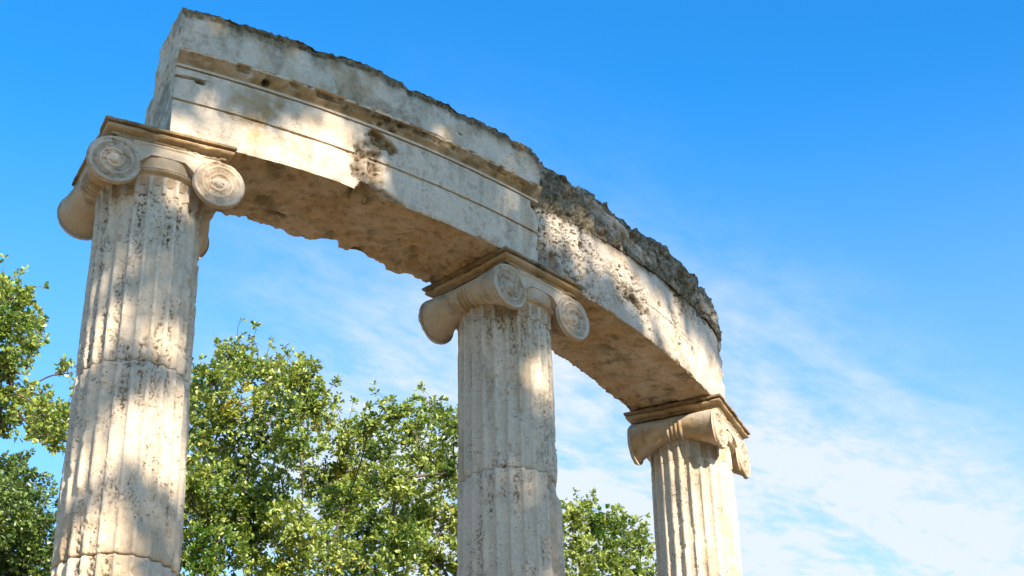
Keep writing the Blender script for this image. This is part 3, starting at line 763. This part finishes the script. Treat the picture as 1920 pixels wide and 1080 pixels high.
# oaks on the sunny side, behind the photographer: they dapple the colonnade
S = np.array([math.sin(SUN_PHI)*math.cos(SUN_EL), -math.cos(SUN_PHI)*math.cos(SUN_EL), math.sin(SUN_EL)])
E1 = np.array([math.cos(SUN_PHI), math.sin(SUN_PHI), 0]); E2 = np.cross(S, E1); E2 = E2 if E2[2] > 0 else -E2
def cyl(phi, r, z): return np.array([r*math.sin(R_(phi)), -r*math.cos(R_(phi)), z+ZS])
def loc(phi, t, d, z):
    a = R_(phi); return cyl(phi, RC, z)+t*np.array([math.cos(a), math.sin(a), 0])+d*np.array([math.sin(a), -math.cos(a), 0])
GAPS = [  # target point, half width, half height, tilt, strength
    (cyl(-13.4, 7.33, .10), .42, .14, 0, 1.), (cyl(-16.8, 7.33, .10), .40, .10, 0, .5), (cyl(-11.7, 7.33, .2), .2, .18, 0, .9),
    (loc(-20, .22, .3, -.22), .20, .17, 0, .9),
    (loc(-20, -.12, .3, -1.16), .30, .13, 0, .8), (loc(-20, .16, .3, -1.70), .18, .14, 0, 1.), (loc(-20, -.2, .3, -1.90), .20, .11, .3, .8), (loc(-20, -.02, .3, -2.35), .35, .32, 0, .6),
    (cyl(5.8, 7.33, .36), .35, .10, -.15, .6), (cyl(10.5, 7.33, .20), .6, .16, -.15, .9), (cyl(15.5, 7.33, .12), .55, .18, 0, .9), (cyl(1.5, 7.33, .36), .22, .07, 0, .6),
    (loc(20, -.02, .3, -.15), .50, .27, 0, 1.), (loc(20, 0, .3, -1.2), .6, 1.2, 0, 1.), (loc(20, .05, .3, -3.2), .9, 1.4, 0, 1.)]
GA = [(g[0]@E1, g[0]@E2, *g[1:]) for g in GAPS]
def keep_shade(P):
    a, b = P@E1, P@E2; k = np.ones(len(P), bool); g = np.random.default_rng(5)
    for (ca, cb, wa, wb, rot, st) in GA:
        x, y = a-ca, b-cb; c, s = math.cos(rot), math.sin(rot); x, y = c*x+s*y, -s*x+c*y
        wa2, wb2 = wa+.08, wb+.08
        q = np.sqrt((x/wa2)**2+(y/wb2)**2)+g.normal(size=len(P))*.08
        k &= ~((q < 1) & (g.uniform(size=len(P)) < .35+.65*st))
    return k
def shade_tree(label, a0, a1, b0, b1, dist, seed, base):
    g = np.random.default_rng(seed); cl = []
    for a in np.arange(a0, a1+.1, 1.0):
        for b in np.arange(b0, b1+.1, .95):
            d = dist+g.uniform(-1, 1); p = E1*(a+g.uniform(-.2, .2))+E2*(b+g.uniform(-.2, .2)); p = p+S*(d-(p+S*0)@S+np.array([0, -7, ZS])@S)
            cl.append((*p, .95))
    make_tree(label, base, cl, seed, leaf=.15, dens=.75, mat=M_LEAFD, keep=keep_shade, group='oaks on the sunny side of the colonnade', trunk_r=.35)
c0 = cyl(-20, 7.3, 0)@E1; c1 = cyl(20, 7.3, 0)@E1; bm = cyl(0, 7.3, 0)@E2
mid = (c0+c1)/2
pb = np.array([0, -7, 0])+S*14
shade_tree('broad oak throwing dappled shade over the left and middle columns', c0-.9, mid+.1, bm-3.4, bm+1.6, 14, 31, (pb[0]-2.2, pb[1]-1, 0))
shade_tree('oak throwing patchy shade over the right half of the curved beam', mid+.9, c1+.9, bm-3.4, bm+1.6, 16, 32, (pb[0]+2.6, pb[1]-3, 0))

# ------------------------------------------------------------------ sky, sun, camera
w = bpy.data.worlds.new('World'); sc.world = w; w.use_nodes = True
n, l = w.node_tree.nodes, w.node_tree.links; t = NT(n, l)
bg = n['Background']; bg.inputs[1].default_value = .105
sky = n.new('ShaderNodeTexSky'); sky.sky_type = 'NISHITA'; sky.sun_disc = False; sky.sun_elevation = SUN_EL
sky.sun_rotation = math.atan2(S[0], S[1]); sky.altitude = 50; sky.air_density = 1.; sky.dust_density = .4; sky.ozone_density = 2.2
hs = n.new('ShaderNodeHueSaturation'); hs.inputs['Saturation'].default_value = 1.33; hs.inputs['Hue'].default_value = .485; hs.inputs['Value'].default_value = .92; l.new(sky.outputs[0], hs.inputs['Color'])
# thin cirrus laid on a high plane
tc = n.new('ShaderNodeTexCoord'); sx = n.new('ShaderNodeSeparateXYZ'); l.new(tc.outputs['Generated'], sx.inputs[0])
zz = t.math('MAXIMUM', sx.outputs[2], .03)
cb = n.new('ShaderNodeCombineXYZ'); l.new(t.math('DIVIDE', sx.outputs[0], zz), cb.inputs[0]); l.new(t.math('DIVIDE', sx.outputs[1], zz), cb.inputs[1])
mp = n.new('ShaderNodeMapping'); mp.inputs['Rotation'].default_value = (0, 0, R_(-20)); mp.inputs['Scale'].default_value = (1.0, 1.7, 1); l.new(cb.outputs[0], mp.inputs[0])
wisp = t.noise(mp.outputs[0], 2.4, 9, .62, .6); puff = t.noise(mp.outputs[0], 9, 6, .6, .3); broad = t.noise(cb.outputs[0], .8, 3, .5)
def dirmask(px, py, a, b):
    d = CF+(px-960)/FPX*CR-(py-540)/FPX*CU; d /= np.linalg.norm(d)
    x = n.new('ShaderNodeVectorMath'); x.operation = 'DISTANCE'; l.new(tc.outputs['Generated'], x.inputs[0]); x.inputs[1].default_value = tuple(d)
    return t.ramp(x.outputs['Value'], a, b)
def pdir(px, py):
    d = CF+(px-960)/FPX*CR-(py-540)/FPX*CU; return d/np.linalg.norm(d)
def half(d1, d2, inside, a, b):               # 0..1 across the plane through two directions, rising towards a third
    nn = np.cross(d1, d2); nn /= np.linalg.norm(nn); nn = nn if nn@inside > 0 else -nn
    x = n.new('ShaderNodeVectorMath'); x.operation = 'DOT_PRODUCT'; l.new(tc.outputs['Generated'], x.inputs[0]); x.inputs[1].default_value = tuple(nn)
    return t.ramp(x.outputs['Value'], a, b)
diag = half(pdir(1000, 220), pdir(1930, 960), pdir(1000, 1000), -.075, .09)
lft = half(pdir(250, 300), pdir(250, 1080), pdir(1500, 700), -.05, .20)
diag = t.math('MULTIPLY', diag, lft)
elev = t.ramp(sx.outputs[2], .64, .38)
low = t.ramp(sx.outputs[2], .52, .40)
cov = t.math('ADD', t.math('MULTIPLY', diag, elev), t.math('MULTIPLY', t.math('MULTIPLY', low, diag), .30))
fine = t.noise(mp.outputs[0], 22, 5, .6, .2)
tex = t.math('ADD', t.math('MULTIPLY', t.ramp(wisp, .30, .70), .55), t.math('ADD', t.math('MULTIPLY', t.ramp(puff, .33, .67), .28), t.math('MULTIPLY', t.ramp(fine, .33, .67), .17)))
cl = t.math('MULTIPLY', cov, t.math('ADD', .08, t.math('MULTIPLY', t.math('POWER', tex, 1.2), 1.05)))
cl = t.math('ADD', cl, t.math('MULTIPLY', t.ramp(sx.outputs[2], .60, .34), .30))
cl = t.math('MINIMUM', cl, .92)
gm = n.new('ShaderNodeGamma'); gm.inputs[1].default_value = 1.40; l.new(hs.outputs[0], gm.inputs[0])
cc = t.mix(cl, gm.outputs[0], (3.15, 3.35, 3.6))
l.new(cc, bg.inputs[0])

sd = bpy.data.lights.new('sun', 'SUN'); sd.energy = 5.0; sd.angle = R_(.53); sd.color = (1, .90, .76)
so = bpy.data.objects.new('sun', sd); link(so); so.rotation_euler = Vector(tuple(S)).to_track_quat('Z', 'Y').to_euler(); so.location = (0, 0, 30)

cd = bpy.data.cameras.new('camera'); cd.sensor_width = 36; cd.lens = FPX/1920*36; cd.clip_end = 8000; cd.clip_start = .1
co = bpy.data.objects.new('camera', cd); link(co)
Mx = Matrix.Identity(4)
for i in range(3): Mx[i][0] = CR[i]; Mx[i][1] = CU[i]; Mx[i][2] = -CF[i]; Mx[i][3] = CAM[i]
co.matrix_world = Mx; sc.camera = co
sc.render.resolution_x = 1024; sc.render.resolution_y = 576
vs = sc.view_settings; vs.view_transform = 'Standard'; vs.look = 'None'; vs.gamma = 1; vs.use_curve_mapping = False; vs.exposure = 1.43
sc.cycles.max_bounces = 8; sc.cycles.diffuse_bounces = 5
print('leaves', n1, n2, n3, n4, n5)
